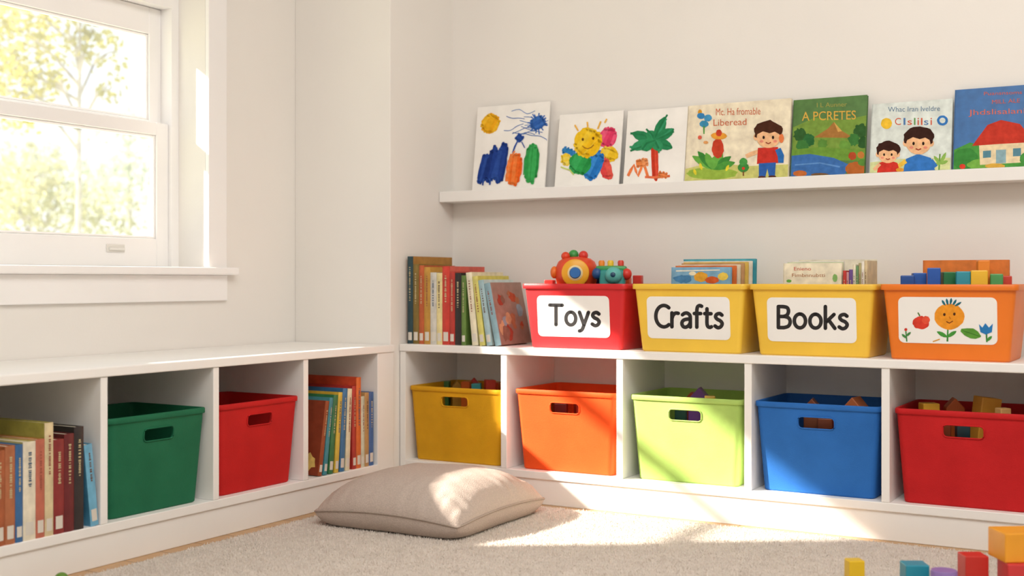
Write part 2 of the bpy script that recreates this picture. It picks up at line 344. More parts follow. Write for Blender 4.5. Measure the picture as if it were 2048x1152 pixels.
# ------------------------------------------------------------------ bins
def rrect(w, d, r, seg=5):
    pts = []
    for cx, cy, a0 in ((w/2-r, d/2-r, 0), (-w/2+r, d/2-r, 90), (-w/2+r, -d/2+r, 180), (w/2-r, -d/2+r, 270)):
        for k in range(seg+1):
            a = radians(a0+90*k/seg); pts.append((cx+r*cos(a), cy+r*sin(a)))
    return pts
def loops(bm, spec, cap0=True, cap1=True, ring=False):
    Ls = [[bm.verts.new((x, y, z)) for x, y in rrect(w, d, r)] for w, d, r, z in spec]; n = len(Ls[0])
    for a, b in list(zip(Ls, Ls[1:])) + ([(Ls[-1], Ls[0])] if ring else []):
        for k in range(n): bm.faces.new([a[k], a[(k+1) % n], b[(k+1) % n], b[k]])
    if cap0: bm.faces.new(Ls[0][::-1])
    if cap1: bm.faces.new(Ls[-1])
def make_bin(label, loc, rotz, wt, wb, dt, db, h, hx, hole, group, style='felt', rimw=.004, rimh=.013, r=.018):
    t = thing('storage_bin', label, 'bin', loc, (0, 0, rotz), group)
    w_ = lambda z: wb+(wt-wb)*z/h
    d_ = lambda z: db+(dt-db)*z/h
    bm = bmesh.new(); th = .0045
    loops(bm, [(w_(0)-.006, d_(0)-.006, r, 0), (w_(0), d_(0), r, .004), (w_(h), d_(h), r, h), (w_(h)-2*th, d_(h)-2*th, r-.003, h), (w_(.006)-2*th, d_(.006)-2*th, r-.003, .006)])
    body = bm_obj('body', bm, mat(hx, style), t, smooth=True, sharp=32)
    if hole:
        hw, hh, hz = hole; bm = bmesh.new(); prof = []
        rc = .011
        for cx, cz, a0 in ((hw/2-rc, hz+hh/2-rc, 0), (-hw/2+rc, hz+hh/2-rc, 90), (-hw/2+rc, hz-hh/2+rc, 180), (hw/2-rc, hz-hh/2+rc, 270)):
            for k in range(5): a = radians(a0+22.5*k); prof.append((cx+rc*cos(a), cz+rc*sin(a)))
        prism(bm, prof, 'y', -dt/2-.03, -db/2+.04)
        cut = bm_obj('cutter', bm, mat(hx, style), None); cut.location = loc; cut.rotation_euler = (0, 0, rotz)
        md = body.modifiers.new('hole', 'BOOLEAN'); md.operation = 'DIFFERENCE'; md.object = cut; md.solver = 'EXACT'
        bpy.context.view_layer.update(); dg = bpy.context.evaluated_depsgraph_get()
        me = bpy.data.meshes.new_from_object(body.evaluated_get(dg)); body.modifiers.clear()
        if len(me.polygons) > 40: body.data = me
        bpy.data.objects.remove(cut)
        # raised lip round the hand hole
        bm = bmesh.new(); sl = (dt-db)/2/h
        tube(bm, [(x*1.03, -(db/2+sl*z)-.0005, z) for x, z in prof], .0022, 6, True)
        bm_obj('handle_lip', bm, mat(hx, style), t, smooth=True, sharp=60)
    bm = bmesh.new()
    loops(bm, [(wt+2*rimw-.002, dt+2*rimw-.002, r+.003, h-rimh), (wt+2*rimw, dt+2*rimw, r+.003, h-rimh+.002), (wt+2*rimw, dt+2*rimw, r+.003, h-.001), (wt+2*rimw-.003, dt+2*rimw-.003, r+.002, h+.0015), (wt-2*th+.002, dt-2*th+.002, r-.004, h+.0015), (wt-2*th-.001, dt-2*th-.001, r-.004, h-.001), (wt-2*th-.001, dt-2*th-.001, r-.004, h-rimh)], False, False, True)
    bm_obj('rim', bm, mat(hx, style), t, smooth=True, sharp=50)
    t['dims'] = (wb, dt, db, h)
    return t
HB = .252; GB = 'felt bins in the lower cubbies'; HO = (.1, .033, .2)
YC = YU+.012+.145
low = [(-2.176, '#dba21a', 'mustard yellow bin in the cubby nearest the room corner', .354, .326, .244),
       (-1.772, '#f0571f', 'orange bin with hand hole in the lower cubby below the Toys bin', .35, .314, HB),
       (-1.373, '#abcb6a', 'lime green bin with hand hole in the lower middle cubby', .347, .312, HB),
       (-.984, '#2b6cba', 'blue bin with hand hole in the lower cubby below the Books bin', .347, .312, HB),
       (-.595, '#c41f22', 'red bin with hand hole below the orange picture-label bin', .347, .312, HB)]
for x, h, lb, w1, w0, hh in low: make_bin(lb, (x, YC, ZB), 0, w1, w0, .285, .255, hh, h, HO, GB)
make_bin('dark green bin in the cubby under the window', (XU-.01-.145, 2.284, ZB), pi/2, .335, .3, .285, .255, HB, '#1f6b4a', HO, GB)
make_bin('red bin between the green bin and a cubby of books', (XU-.01-.145, 2.667, ZB), pi/2, .332, .298, .285, .255, HB, '#c4201f', HO, GB)
GT = 'labelled tubs on the cubby shelf top'; HT = .2; YT = 3.485
tops = [(-1.741, .35, '#d6262b', 'red tub with a Toys label on top of the cubby shelf', 'Toys', (1077,592,1218,672), (1100,610,1199,649)),
        (-1.364, .346, '#f8cc46', 'yellow tub with a Crafts label', 'Crafts', (1296,594,1459,676), (1312,611,1445,653)),
        (-.998, .346, '#f7c842', 'yellow tub with a Books label', 'Books', (1536,596,1712,682), (1557,613,1695,655)),
        (-.634, .338, '#f07c1c', 'orange tub with a flower picture label at the shelf end', None, (1798,595,1994,685), None)]
TB = []
for x, w, h, lb, word, cb, tb in tops:
    t = make_bin(lb, (x, YT, ZT), 0, w, w-.036, .24, .208, HT, h, None, GT, 'plastic', .006, .014, .013); TB.append(t)
    wb, dt, db, hh = t['dims']; O = (0, -db/2, 0); V = (0, -(dt-db)/2, hh)
    A = Art(mw(t), O, V)
    c = [A.uv(*p) for p in ((cb[0], cb[3]), (cb[2], cb[1]))]; u0, v0 = c[0]; u1, v1 = c[1]
    bm = bmesh.new(); pr = [((u0+u1)/2+x_, (v0+v1)/2+y_) for x_, y_ in rrect(u1-u0, v1-v0, .015)]
    U3, V3, N3, O3 = A.U, A.V, A.N, A.O
    a_ = [bm.verts.new(O3+U3*u+V3*v+N3*.0003) for u, v in pr]; b_ = [bm.verts.new(O3+U3*u+V3*v+N3*.0012) for u, v in pr]; n = len(pr)
    bm.faces.new(a_[::-1]); bm.faces.new(b_)
    for k in range(n): bm.faces.new([a_[k], a_[(k+1) % n], b_[(k+1) % n], b_[k]])
    card = bm_obj('label_card', bm, mat('#f7f5f0', 'card'), t)
    A.off = .0014
    if word:
        A.pen(word, *tb, 7.4, '#201d1e', .2, dy=2); A.build('lettering', card)
    else:
        A.blob(1842, 645, 17, 13, '#d8402f'); A.blob(1852, 640, 8, 8, '#e2553c'); A.stroke([(1840,632),(1836,625)], 3, '#5a7a3a')
        A.stroke([(1896,655),(1895,683)], 3.5, '#3f8a3f'); A.blob(1899, 633, 30, 26, '#ef9a2c', jag=.02)
        for a, b in (((1891,611),(1884,600)), ((1896,610),(1893,597)), ((1901,609),(1903,596)), ((1906,610),(1913,599)), ((1910,612),(1923,604))): A.leaf(a, b, 5, '#256a78')
        A.leaf((1895,674), (1874,663), 8, '#4a9a40'); A.leaf((1895,674), (1913,662), 8, '#4a9a40')
        A.blob(1889, 629, 2.6, 3, '#4a2a18'); A.blob(1909, 628, 2.6, 3, '#4a2a18'); A.stroke([(1893,643),(1899,646),(1906,642)], 2, '#7a3a18'); A.stroke([(1899,633),(1901,638)], 2, '#c8701c')
        A.leaf((1922,660), (1962,673), 20, '#5c9a3a'); A.stroke([(1925,661),(1958,672)], 1.5, '#3a702a')
        A.stroke([(1973,664),(1974,684)], 3, '#3f8a3f'); A.poly([(1958,648),(1965,655),(1971,646),(1978,655),(1986,647),(1984,664),(1972,669),(1961,664)], '#2f7fc0'); A.leaf((1974,682), (1984,672), 6, '#4a9a40')
        A.stroke([(1814,683),(1812,662)], 2.5, '#4a8a4a'); A.leaf((1813,676), (1804,668), 5, '#4a8a4a'); A.leaf((1813,672), (1822,664), 5, '#4a8a4a'); A.blob(1812, 659, 3, 3, '#d8402f')
        A.stroke([(1866,683),(1880,678)], 2, '#e0a030')
        A.build('picture', card)
# ------------------------------------------------------------------ books with spines showing
def arc(T, bulge, n=7): return [(T*k/(n-1), -bulge*sin(pi*k/(n-1))) for k in range(n)]
def make_book(label, loc, rot, T, H, D, cov, spn, group, tagged=True, art=None, side=1):
    t = thing('book', label, 'book', loc, rot, group); b = min(.0022, T*.2); rr = random.Random(int(T*1e5+H*1e4))
    bm = bmesh.new(); bx(bm, 0, b, .0015, D, 0, H); bx(bm, T-b, T, .0015, D, 0, H); bm_obj('cover', bm, mat(cov, 'cover'), t)
    bm = bmesh.new(); prism(bm, arc(T, .0025)+[(T, .0015), (0, .0015)], 'z', 0, H); bm_obj('spine', bm, mat(spn, 'cover'), t, smooth=True, sharp=40)
    bm = bmesh.new(); bx(bm, b, T-b, .0016, D-.004, .003, H-.003); bm_obj('pages', bm, mat('#ece2cb', 'paper'), t)
    l = sum(lin(spn))/3
    ink = '#c9b98e' if l < .25 else ('#6a4a3a', '#4a6078', '#96503f')[rr.randrange(3)]
    vs = []; fs = []; z = H*rr.uniform(.46, .55)
    while z < H*.88:
        dz = rr.uniform(.0018, .0045); w = T*rr.uniform(.08, .14); i = len(vs)
        vs += [(T/2-w, -.0031, z), (T/2+w, -.0031, z), (T/2+w, -.0031, z+dz), (T/2-w, -.0031, z+dz)]; fs.append((i, i+1, i+2, i+3))
        z += dz+rr.choice((.0014, .0014, .0045))
    py_obj('spine_title', vs, fs, mat(ink, 'card'), t)
    if tagged:
        bm = bmesh.new(); prism(bm, [(p[0], p[1]-.0006) for p in arc(T, .0025)[1:-1]]+[(T*.8, 0), (T*.2, 0)], 'z', .012, .012+min(.03, T*1.2)); bm_obj('spine_sticker', bm, mat('#ded7ca', 'card'), t)
    if art:
        vs = []; fs = []; mi = []; ms = []
        xx = T+.0004 if side > 0 else -.0004
        for k in range(16):
            cy = rr.uniform(.15, .85)*D; cz = rr.uniform(.12, .88)*H; ra = rr.uniform(.008, .026); m = mat(rr.choice(art), 'paint')
            if m not in ms: ms.append(m)
            i = len(vs); n = 12
            for q in range(n):
                a = 2*pi*q/n; e = rr.uniform(.7, 1.2)
                vs.append((xx+side*.00005*k, min(max(cy+ra*e*cos(a), .006), D-.004), min(max(cz+ra*e*sin(a), .005), H-.005)))
            fs.append([i+q for q in range(n)]); mi.append(ms.index(m))
        py_obj('cover_art', vs, fs, ms, t, mi)
    return t
def pack_left(origin, rotz, zf, books, group, gap=.0008):
    """books from local x=0 rightwards, leaning towards -x"""
    x = 0; pl = None; ph = 0
    for T, H, D, cov, spn, lean, lb, tg, art in books:
        L = radians(lean)
        if pl is not None and L > pl: x += min(ph, H*cos(L))*(tan(L)-tan(pl))
        p = Vector(origin)+Vector((cos(rotz)*x, sin(rotz)*x, 0)); p.z = zf
        make_book(lb, p, (0, -L, rotz), T, H, D, cov, spn, group, tg, art, 1 if rotz == 0 else -1)
        x += T/cos(L)+gap; pl = L; ph = H*cos(L)
    return x
def pack_right(origin, rotz, zf, books, group, gap=.0008):
    """books from local x=0 leftwards, leaning towards +x"""
    x = 0; pl = None; ph = 0
    for T, H, D, cov, spn, lean, lb, tg, art in books:
        L = radians(lean)
        if pl is not None and L > pl: x -= min(ph, H*cos(L))*(tan(L)-tan(pl))
        xo = x-T*cos(L); p = Vector(origin)+Vector((cos(rotz)*xo, sin(rotz)*xo, 0)); p.z = zf+T*sin(L)
        make_book(lb, p, (0, L, rotz), T, H, D, cov, spn, group, tg, art, 1 if rotz == 0 else -1)
        x -= T/cos(L)+gap; pl = L; ph = H*cos(L)
G1 = 'upright books on the cubby shelf top'
xe = pack_left((-2.372, YU+.03, 0), 0, ZT, [
 (.022, .292, .24, '#b07c2e', '#24424a', 0, 'tall book with a dark navy spine and golden-brown cover against the wall corner', True, None),
 (.023, .266, .20, '#86702a', '#80682a', 0, 'olive-brown book second from the wall corner', True, None),
 (.020, .262, .19, '#b5562a', '#bb5a2c', 0, 'burnt orange book between an olive and a golden book', True, None),
 (.024, .256, .19, '#c9983f', '#c08f38', 0, 'golden tan book beside the burnt orange book', True, None),
 (.024, .238, .19, '#c9c6bb', '#d2cec4', 0, 'light grey book in the upright row', True, None),
 (.022, .236, .19, '#e0dab8', '#e8d89a', 0, 'cream-yellow book left of the tall bright red book', True, None),
 (.028, .258, .22, '#d8604f', '#cc3a2c', 0, 'tall bright red book in the upright row', True, None),
 (.020, .240, .20, '#b03a2a', '#b8352a', 0, 'dark red book right of the tall bright red book', True, None),
 (.024, .236, .20, '#2c2522', '#26211f', 0, 'black book in the upright row', False, None),
 (.017, .228, .2, '#5f7f3a', '#64843c', 0, 'thin green book right of the black book', True, None),
 (.022, .238, .2, '#e2d9b5', '#ece3c6', 6, 'ivory book leaning on the upright row', True, None),
 (.020, .226, .2, '#cfc658', '#dcd374', 7.5, 'yellow-green leaning book on the shelf top', True, None),
 (.020, .214, .19, '#c8d8d4', '#a9c6cc', 9, 'pale blue leaning book with a light spine', True, None),
 (.022, .205, .2, '#9a8070', '#8fb2bd', 12, 'leaning book with a brown and red picture cover beside the Toys tub', False, ['#b8583a', '#8fa3ac', '#c9a880', '#a04a38', '#8a6a58', '#b07a58'])], G1)
G2 = 'books in the cubby left of the green bin'
ye = pack_left((XU-.006, 1.753, 0), pi/2, ZB, [
 (.03, .24, .22, '#6a7a3a', '#5a6a3a', 0, 'moss green book at the frame edge of the lower left cubby', True, None),
 (.03, .215, .2, '#b06a3a', '#a85a34', 0, 'rust brown book at the left end of the lower cubby', True, None),
 (.026, .222, .21, '#b5673c', '#b06a44', 0, 'terracotta book left of a blue spine', True, None),
 (.020, .222, .2, '#3a6ea5', '#35689c', 0, 'blue-spined book between terracotta and cream books', True, None),
 (.034, .226, .21, '#cfc27a', '#e9dfc8', 0, 'thick cream book with a pale spine in the left cubby', True, None),
 (.024, .228, .21, '#c98a4a', '#c06a54', 0, 'orange-brown book beside the thick cream book', True, None),
 (.024, .264, .26, '#a8a04a', '#d8c69c', 0, 'tall tan book standing above its neighbours', True, None),
 (.030, .222, .21, '#8e2a28', '#8a2a2a', 0, 'dark red book right of the tall tan book', True, None),
 (.028, .232, .22, '#5c1a1e', '#6a1e22', 0, 'maroon book beside the black book in the left cubby', False, None),
 (.028, .246, .25, '#231f20', '#2c2526', 0, 'tall black book near the green bin', False, None),
 (.024, .2, .19, '#4f97bd', '#6fb0cf', 6, 'light blue book leaning on the black book', True, None)], G2)
G3 = 'books in the corner cubby right of the red bin'
pack_right((XU-.012, 3.203, 0), pi/2, ZB, [
 (.024, .236, .2, '#3a5f9a', '#3f66a0', 0, 'blue book at the right end of the corner cubby', True, None),
 (.022, .236, .2, '#c8a26a', '#b9905a', 0, 'tan book next to the rightmost blue one in the corner cubby', True, None),
 (.018, .226, .2, '#cfc9a8', '#cfd0b8', 0, 'thin off-white book in the corner cubby', True, None),
 (.024, .288, .27, '#cf4a2a', '#d86a2c', 0, 'tallest orange-red book in the corner cubby', True, None),
 (.020, .262, .25, '#b5302a', '#b0342c', 0, 'red book left of the tallest orange one', True, None),
 (.022, .255, .24, '#dfd3a8', '#e3d9b8', 3, 'cream book in the corner cubby', True, None),
 (.024, .258, .25, '#2f6a9a', '#37729f', 4, 'slightly leaning blue book in the middle of the corner cubby', True, None),
 (.020, .248, .24, '#d8b23a', '#d8b848', 5, 'mustard yellow leaning book in the corner cubby', True, None),
 (.022, .242, .24, '#2f7a4a', '#33764a', 6.5, 'green leaning book in the corner cubby', True, None),
 (.018, .236, .23, '#46909a', '#3f8a96', 8, 'thin teal book leaning beside the green one', True, None),
 (.018, .228, .22, '#8a3a20', '#9a4a24', 9.5, 'brown book leaning most at the left of the corner cubby', True, ['#d99a3a', '#c86a2a', '#e8c870'])], G3)
# ------------------------------------------------------------------ front-facing books and drawings
def front_book(name, label, loc, rot, W, H, T, cov, group, cat='book'):
    t = thing(name, label, cat, loc, rot, group); b = .0018
    bm = bmesh.new(); bx(bm, 0, W, 0, b, 0, H); bx(bm, 0, W, T-b, T, 0, H); bx(bm, -.001, .0015, 0, T, 0, H); bm_obj('cover', bm, mat(cov, 'cover'), t)
    bm = bmesh.new(); bx(bm, .0015, W-.003, b, T-b, .002, H-.002); bm_obj('pages', bm, mat('#eee6d2', 'paper'), t); return t
def ledge(quad, T):
    tlx, tly, trx, try_, brx, bry, blx, bly = quad; Yb = 3.622; Yt = 3.664-T*.6
    x0 = at_y(blx, bly, Yb).x+.0015; x1 = at_y(brx, bry, Yb).x-.0015
    zt = (at_y(tlx, tly, Yt).z+at_y(trx, try_, Yt).z)/2; H = hypot(zt-LZ1, Yt-Yb); ln = asin((Yt-Yb)/H)
    return (x0, Yb, LZ1+T*sin(ln)+.0003), (-ln, 0, 0), x1-x0, H
def drawing(label, quad):
    loc, rot, W, H = ledge(quad, .006); t = thing('child_drawing', label, 'drawing', loc, rot, "children's paintings on the ledge")
    box('sheet', mat('#f8f5ef', 'paper'), 0, W, 0, .006, 0, H, t, .0008)
    return t, Art(mw(t), lim=(.002, W-.002, .002, H-.002))
GL1 = 'picture books on the ledge'
def ledge_book(label, quad, cov):
    loc, rot, W, H = ledge(quad, .012); t = front_book('picture_book', label, loc, rot, W, H, .012, cov, GL1)
    return t, Art(mw(t), lim=(.001, W-.001, .001, H-.001))
t, A = drawing("child's painting of a sun over blue, orange and green hills", (957,213,1110,205,1090,372,943,374))
A.scrub(981, 247, 18, 18, ['#f2b420', '#f4bc2c', '#eeaa1a'], 30, 6, 6, .9, .1)
for k in range(11):
    x0 = R.uniform(1000, 1050); y0 = R.uniform(222, 268); x1 = x0+R.uniform(30, 50); y1 = y0+R.uniform(-14, 16)
    A.stroke(smooth_line([(x0, y0), ((x0*2+x1)/3, (y0*2+y1)/3+R.uniform(-6, 6)), ((x0+x1*2)/3, (y0+y1*2)/3+R.uniform(-6, 6)), (x1, y1)], 3), 1.4, ('#4a74b8', '#6a8cc4', '#3a66b0')[k % 3])
for k in range(14):
    a = radians(k*26); A.stroke([(1076, 246), (1076+20*cos(a)+R.uniform(-4, 4), 246+20*sin(a)+R.uniform(-4, 4))], 2.4, '#3a6cba')
A.scrub(1076, 246, 13, 14, ['#2f5fae', '#3a6cba'], 60, 5, 5, .9)
NV = ['#1f3f8f', '#2a4d9e', '#19357f']
A.scrub(968, 338, 10, 30, NV, 16, 5.5, 4, .9); A.scrub(984, 331, 10, 36, NV, 13, 5.5, 4, .9); A.scrub(1003, 326, 11, 38, NV, 9, 5.5, 4, .9)
A.scrub(1039, 276, 8, 6, ['#2a4fa0'], 40, 5, 3); A.stroke([(1036,282),(1030,294),(1026,306)], 3, '#2a4fa0'); A.stroke([(1044,284),(1050,296)], 2, '#2a4fa0')
A.scrub(1029, 338, 17, 30, ['#ef6a23', '#f4803c', '#e85e1c'], 8, 6, 5, .85); A.stroke([(1014,362),(1020,318),(1030,302)], 3, '#f08a4a')
A.scrub(1064, 326, 15, 37, ['#2f9a4a', '#3caa58', '#278c42'], 6, 6, 5, .9); A.stroke([(1048,350),(1050,318),(1058,300)], 2.4, '#3f9a58')
for x, y in ((966,371),(980,370),(998,366),(1018,368),(1032,369),(1058,366),(1068,364)): A.stroke([(x,y),(x+R.uniform(-3,3),y-6),(x+R.uniform(-3,3),y-13)], 3.4, '#2a4f9e' if x < 1010 else ('#ef7a33' if x < 1050 else '#3aa653'))
A.build('painting', t)
t, A = drawing("child's painting of a smiling yellow sun flower", (1118,230,1252,222,1238,366,1108,368))
A.scrub(1138, 304, 17, 7, ['#2a7fc0', '#3a88c8'], 20, 4, 4, .8); A.scrub(1133, 319, 13, 9, ['#f2cf3a', '#f5da60'], 80, 5, 4, .9); A.blob(1202, 312, 13, 12, '#2f6fc0', 30, .06)
for a in ((1216, 275, 16, 18, ['#e8456e', '#ee5c80', '#e03a64'], 20), (1219, 308, 17, 11, ['#f4c62a', '#f7d048'], 20), (1212, 338, 11, 18, ['#e04848', '#e65a4e'], -15), (1188, 333, 15, 26, ['#2a7fd0', '#3a8cd8', '#2474c4'], 25), (1161, 327, 21, 20, ['#2f9f4f', '#3bab5c', '#289246'], 30)): A.scrub(*a, 7, 5, .98, .08)
A.blob(1176, 285, 27, 29, '#f6c624', jag=.06); A.scrub(1176, 285, 25, 27, ['#f6c624', '#f8cd38', '#f3be18'], 40, 8, 6, 0, .07); A.blob(1166, 279, 2.4, 3, '#6a4414'); A.blob(1187, 277, 2.4, 3, '#6a4414'); A.stroke([(1165,292),(1170,296),(1176,298),(1183,295),(1188,290)], 2.2, '#a8701a')
for a, b in (((1157,262),(1150,250)), ((1176,254),(1175,244)), ((1196,258),(1202,243)), ((1210,246),(1214,238))): A.stroke([a, b], 3, '#f2b84a')
A.stroke([(1122,334),(1132,338),(1140,340),(1148,350)], 2.4, '#c8d86a'); A.build('painting', t)
t, A = drawing("child's painting of a green palm tree with a red trunk", (1253,222,1375,215,1368,358,1245,363))
A.scrub(1310, 322, 7, 36, ['#d8432b', '#e0523a', '#ca3a22'], -2, 5, 3, .9, .08); A.stroke([(1256,352),(1262,340),(1268,330),(1272,342),(1276,352),(1282,338),(1288,328),(1296,354)], 6, '#f0824a'); A.scrub(1284, 326, 15, 7, ['#f08a4a', '#f29a60'], -10, 6, 4)
A.stroke([(1290,354),(1310,355),(1340,352)], 5, '#e8744a'); A.scrub(1326, 350, 12, 5, ['#e8844a'], 10, 5, 3)
for b in ((1264,266),(1262,297),(1296,262),(1330,234),(1348,258),(1345,296),(1322,302),(1284,300)):
    A.leaf((1310,281), b, 21, ('#2f8f5a', '#2a8655', '#349461')[int(b[0]) % 3])
    for q in range(2): A.stroke([(1310,281), ((1310+b[0])/2+R.uniform(-5,5), (281+b[1])/2+R.uniform(-5,5)), (b[0]+R.uniform(-5,5), b[1]+R.uniform(-5,5))], 4, ('#37996a', '#257a4c')[q])
A.build('painting', t)
def face(A, x, y, r, hair, skin='#f0bd8e'):
    A.blob(x-r*.95, y+r*.1, r*.2, r*.25, skin); A.blob(x+r*.95, y+r*.1, r*.2, r*.25, skin); A.blob(x, y-r*.35, r*1.12, r*.85, hair, jag=.09); A.blob(x, y+r*.15, r*.9, r*.78, skin, jag=.02)
    A.poly([(x-r*.9,y-r*.1),(x-r*.6,y-r*.75),(x,y-r*.95),(x+r*.6,y-r*.75),(x+r*.9,y-r*.1),(x+r*.5,y-r*.32),(x+r*.1,y-r*.2),(x-r*.4,y-r*.35)], hair)
    for s in (-1, 1): A.blob(x+s*r*.36, y+r*.12, r*.09, r*.13, '#2a1a14'); A.blob(x+s*r*.52, y+r*.42, r*.15, r*.1, '#e8907a')
    A.stroke([(x-r*.2,y+r*.5),(x,y+r*.6),(x+r*.2,y+r*.5)], r*.1, '#9a3a2a')
t, A = ledge_book('cream picture book with a boy in a red jumper', (1385,210,1587,200,1577,353,1368,360), '#f2e4c8')
A.poly([(1366,338),(1420,326),(1500,332),(1590,328),(1590,362),(1366,362)], '#ccca78'); A.blob(1425, 347, 50, 12, '#9ab848'); A.blob(1400, 225, 4, 6, '#e0a030')
A.text('Mc. Ha fromable', 1432, 217, 1521, 231, '#cc6234', 0, -2); A.text('Liberead', 1427, 239, 1493, 252, '#cc6234', 0, -2)
A.blob(1402, 232, 8, 6, '#3a86c0'); A.blob(1416, 236, 8, 7, '#4a9ac8'); A.blob(1408, 248, 9, 7, '#3f90b8'); A.stroke([(1408,252),(1408,268)], 3, '#4f9a3f')
for b in ((1385,312),(1396,303),(1412,306),(1445,306),(1462,313),(1470,325),(1430,312)): A.leaf((1426,338), b, 15, ('#4f9a3f', '#3f8a3a', '#6aae48')[int(b[0]) % 3])
A.blob(1436, 297, 12, 20, '#c9432b'); A.blob(1438, 272, 16, 7, '#e8a03a'); A.blob(1438, 266, 6, 7, '#c9432b')
for a, b in (((1404,340),(1400,326)), ((1452,342),(1458,330)), ((1392,350),(1388,338))): A.leaf(a, b, 6, '#e8d83a')
A.blob(1487, 335, 11, 10, '#3f8a3f'); A.blob(1487, 324, 8, 8, '#4a9a48'); A.blob(1487, 337, 3, 3, '#d8402f'); A.stroke([(1487,343),(1487,352)], 3, '#7a4a2a')
A.stroke([(1518,303),(1503,308),(1492,313)], 8, '#f0bd8e'); A.poly([(1516,296),(1556,294),(1560,326),(1514,328)], '#c8352a'); A.stroke([(1556,298),(1562,312),(1562,326)], 12, '#2f6fb8')
A.poly([(1518,327),(1552,325),(1550,352),(1538,352),(1535,337),(1531,353),(1518,354)], '#2f62b0'); A.blob(1524, 355, 8, 3, '#5a3020'); A.blob(1545, 354, 8, 3, '#5a3020')
face(A, 1537, 272, 26, '#4a2818'); A.blob(1563, 277, 5, 9, '#e8804a'); A.blob(1400, 275, 4, 4, '#d8604a'); A.blob(1412, 285, 5, 3, '#e0a060'); A.build('cover_art', t)
t, A = ledge_book('green picture book with a lake and mountain landscape', (1592,200,1742,192,1730,350,1580,352), '#4f7a38')
A.poly([(1585,255),(1630,235),(1690,240),(1742,230),(1742,300),(1585,305)], '#7a9a42'); A.poly([(1628,275),(1655,258),(1668,244),(1684,262),(1708,276)], '#a8763c'); A.poly([(1668,244),(1684,262),(1676,264)], '#d8a85a')
for x, y, r, c in ((1600,270,13,'#35602f'),(1618,280,12,'#2f6a38'),(1605,292,12,'#3f7a3a'),(1722,262,14,'#35602f'),(1708,280,12,'#3f7a3a'),(1728,285,12,'#2f5a2c'),(1645,288,10,'#5a8a3a'),(1690,292,12,'#6a9a40')): A.blob(x, y, r, r, c, jag=.15)
A.poly([(1578,300),(1640,294),(1740,300),(1740,322),(1578,318)], '#6f9a3c'); A.poly([(1578,312),(1620,308),(1668,316),(1700,330),(1690,353),(1578,354)], '#3f6fb0'); A.stroke([(1590,330),(1640,326),(1680,334)], 3, '#5f8fc8')
A.blob(1712, 338, 22, 14, '#b5652e'); A.blob(1705, 312, 8, 8, '#b04a2a'); A.blob(1722, 310, 7, 7, '#c07a3a'); A.blob(1600, 347, 14, 6, '#c06a34'); A.blob(1640, 350, 18, 4, '#7a5a3a'); A.blob(1726, 325, 10, 7, '#5a8a3a')
A.text('I L Aunner', 1634, 206, 1694, 215, '#b0a448', -.01, -2); A.text('A PCRETES', 1604, 224, 1712, 242, '#d8ac40', .004, -3); A.build('cover_art', t)
t, A = ledge_book('pale picture book with two dark-haired children', (1748,208,1912,200,1902,343,1738,350), '#dbe3dc')
A.text('Whac Iran Iveldre', 1776, 214, 1880, 224, '#5a7a96', 0, -2)
for ch, x0, x1, c in (('C', 1790, 1802, '#d0552f'), ('I', 1807, 1811, '#4a7ab0'), ('s', 1815, 1824, '#d0552f'), ('l', 1828, 1831, '#5f9a50'), ('i', 1835, 1838, '#d0552f'), ('l', 1842, 1845, '#d0552f'), ('s', 1848, 1857, '#4a7ab0'), ('i', 1861, 1864, '#d0552f')): A.text(ch, x0, 236 if ch != 's' else 241, x1, 250, c, 0, 0)
A.blob(1773, 247, 11, 11, '#efc23a', jag=.03); A.blob(1885, 241, 11, 10, '#3a7ac0', jag=.03); A.blob(1885, 241, 6, 5.5, '#dbe3dc', jag=.03)
A.poly([(1738,325),(1800,318),(1912,315),(1912,348),(1738,352)], '#d6dba0'); A.stroke([(1878,342),(1880,308)], 3, '#6a9a4a')
for b in ((1868,312),(1892,305),(1896,322),(1870,328)): A.leaf((1880,328), b, 7, '#8fb858')
A.poly([(1812,318),(1836,308),(1862,316),(1870,345),(1806,347)], '#3878c4'); A.stroke([(1812,322),(1798,332),(1788,330)], 9, '#efc24a'); A.stroke([(1862,320),(1872,334)], 9, '#3878c4'); A.poly([(1758,326),(1776,320),(1795,326),(1800,347),(1754,349)], '#d0352b')
A.stroke([(1760,328),(1748,340)], 7, '#f0bd8e'); face(A, 1837, 284, 27, '#3a2018'); face(A, 1776, 307, 21, '#3b1f17'); A.blob(1800, 340, 8, 4, '#e8a03a'); A.build('cover_art', t)
t, A = ledge_book('large blue picture book with a red-roofed house', (1917,180,2080,170,2070,336,1905,340), '#2a67a6')
A.poly([(1905,300),(1940,285),(2000,300),(2085,290),(2085,340),(1905,342)], '#4f9a45'); A.blob(1930, 318, 26, 22, '#3f8a3e'); A.blob(1965, 330, 30, 12, '#78b04a')
A.poly([(1958,288),(2062,282),(2060,324),(1960,330)], '#ead6ae'); A.poly([(1944,292),(1975,250),(2002,240),(2040,248),(2074,284),(2000,288)], '#c63c2c'); A.poly([(1992,300),(2012,299),(2012,326),(1992,327)], '#8fb0b8'); A.poly([(1966,302),(1982,301),(1982,315),(1966,316)], '#5a8a9a'); A.poly([(2026,297),(2042,296),(2042,312),(2026,313)], '#5a8a9a')
A.blob(2055, 318, 16, 14, '#4a9444'); A.blob(1990, 332, 20, 5, '#e0b04a'); A.blob(1925, 333, 6, 5, '#d8402f')
A.text('Puansnsoms', 1968, 184, 2044, 191, '#c8604f', 0, -3); A.text('MILL ALE', 1984, 200, 2040, 208, '#c8604f', 0, -3); A.text('Jhdslisalani', 1937, 220, 2050, 234, '#d46a56', 0, -4); A.build('cover_art', t)
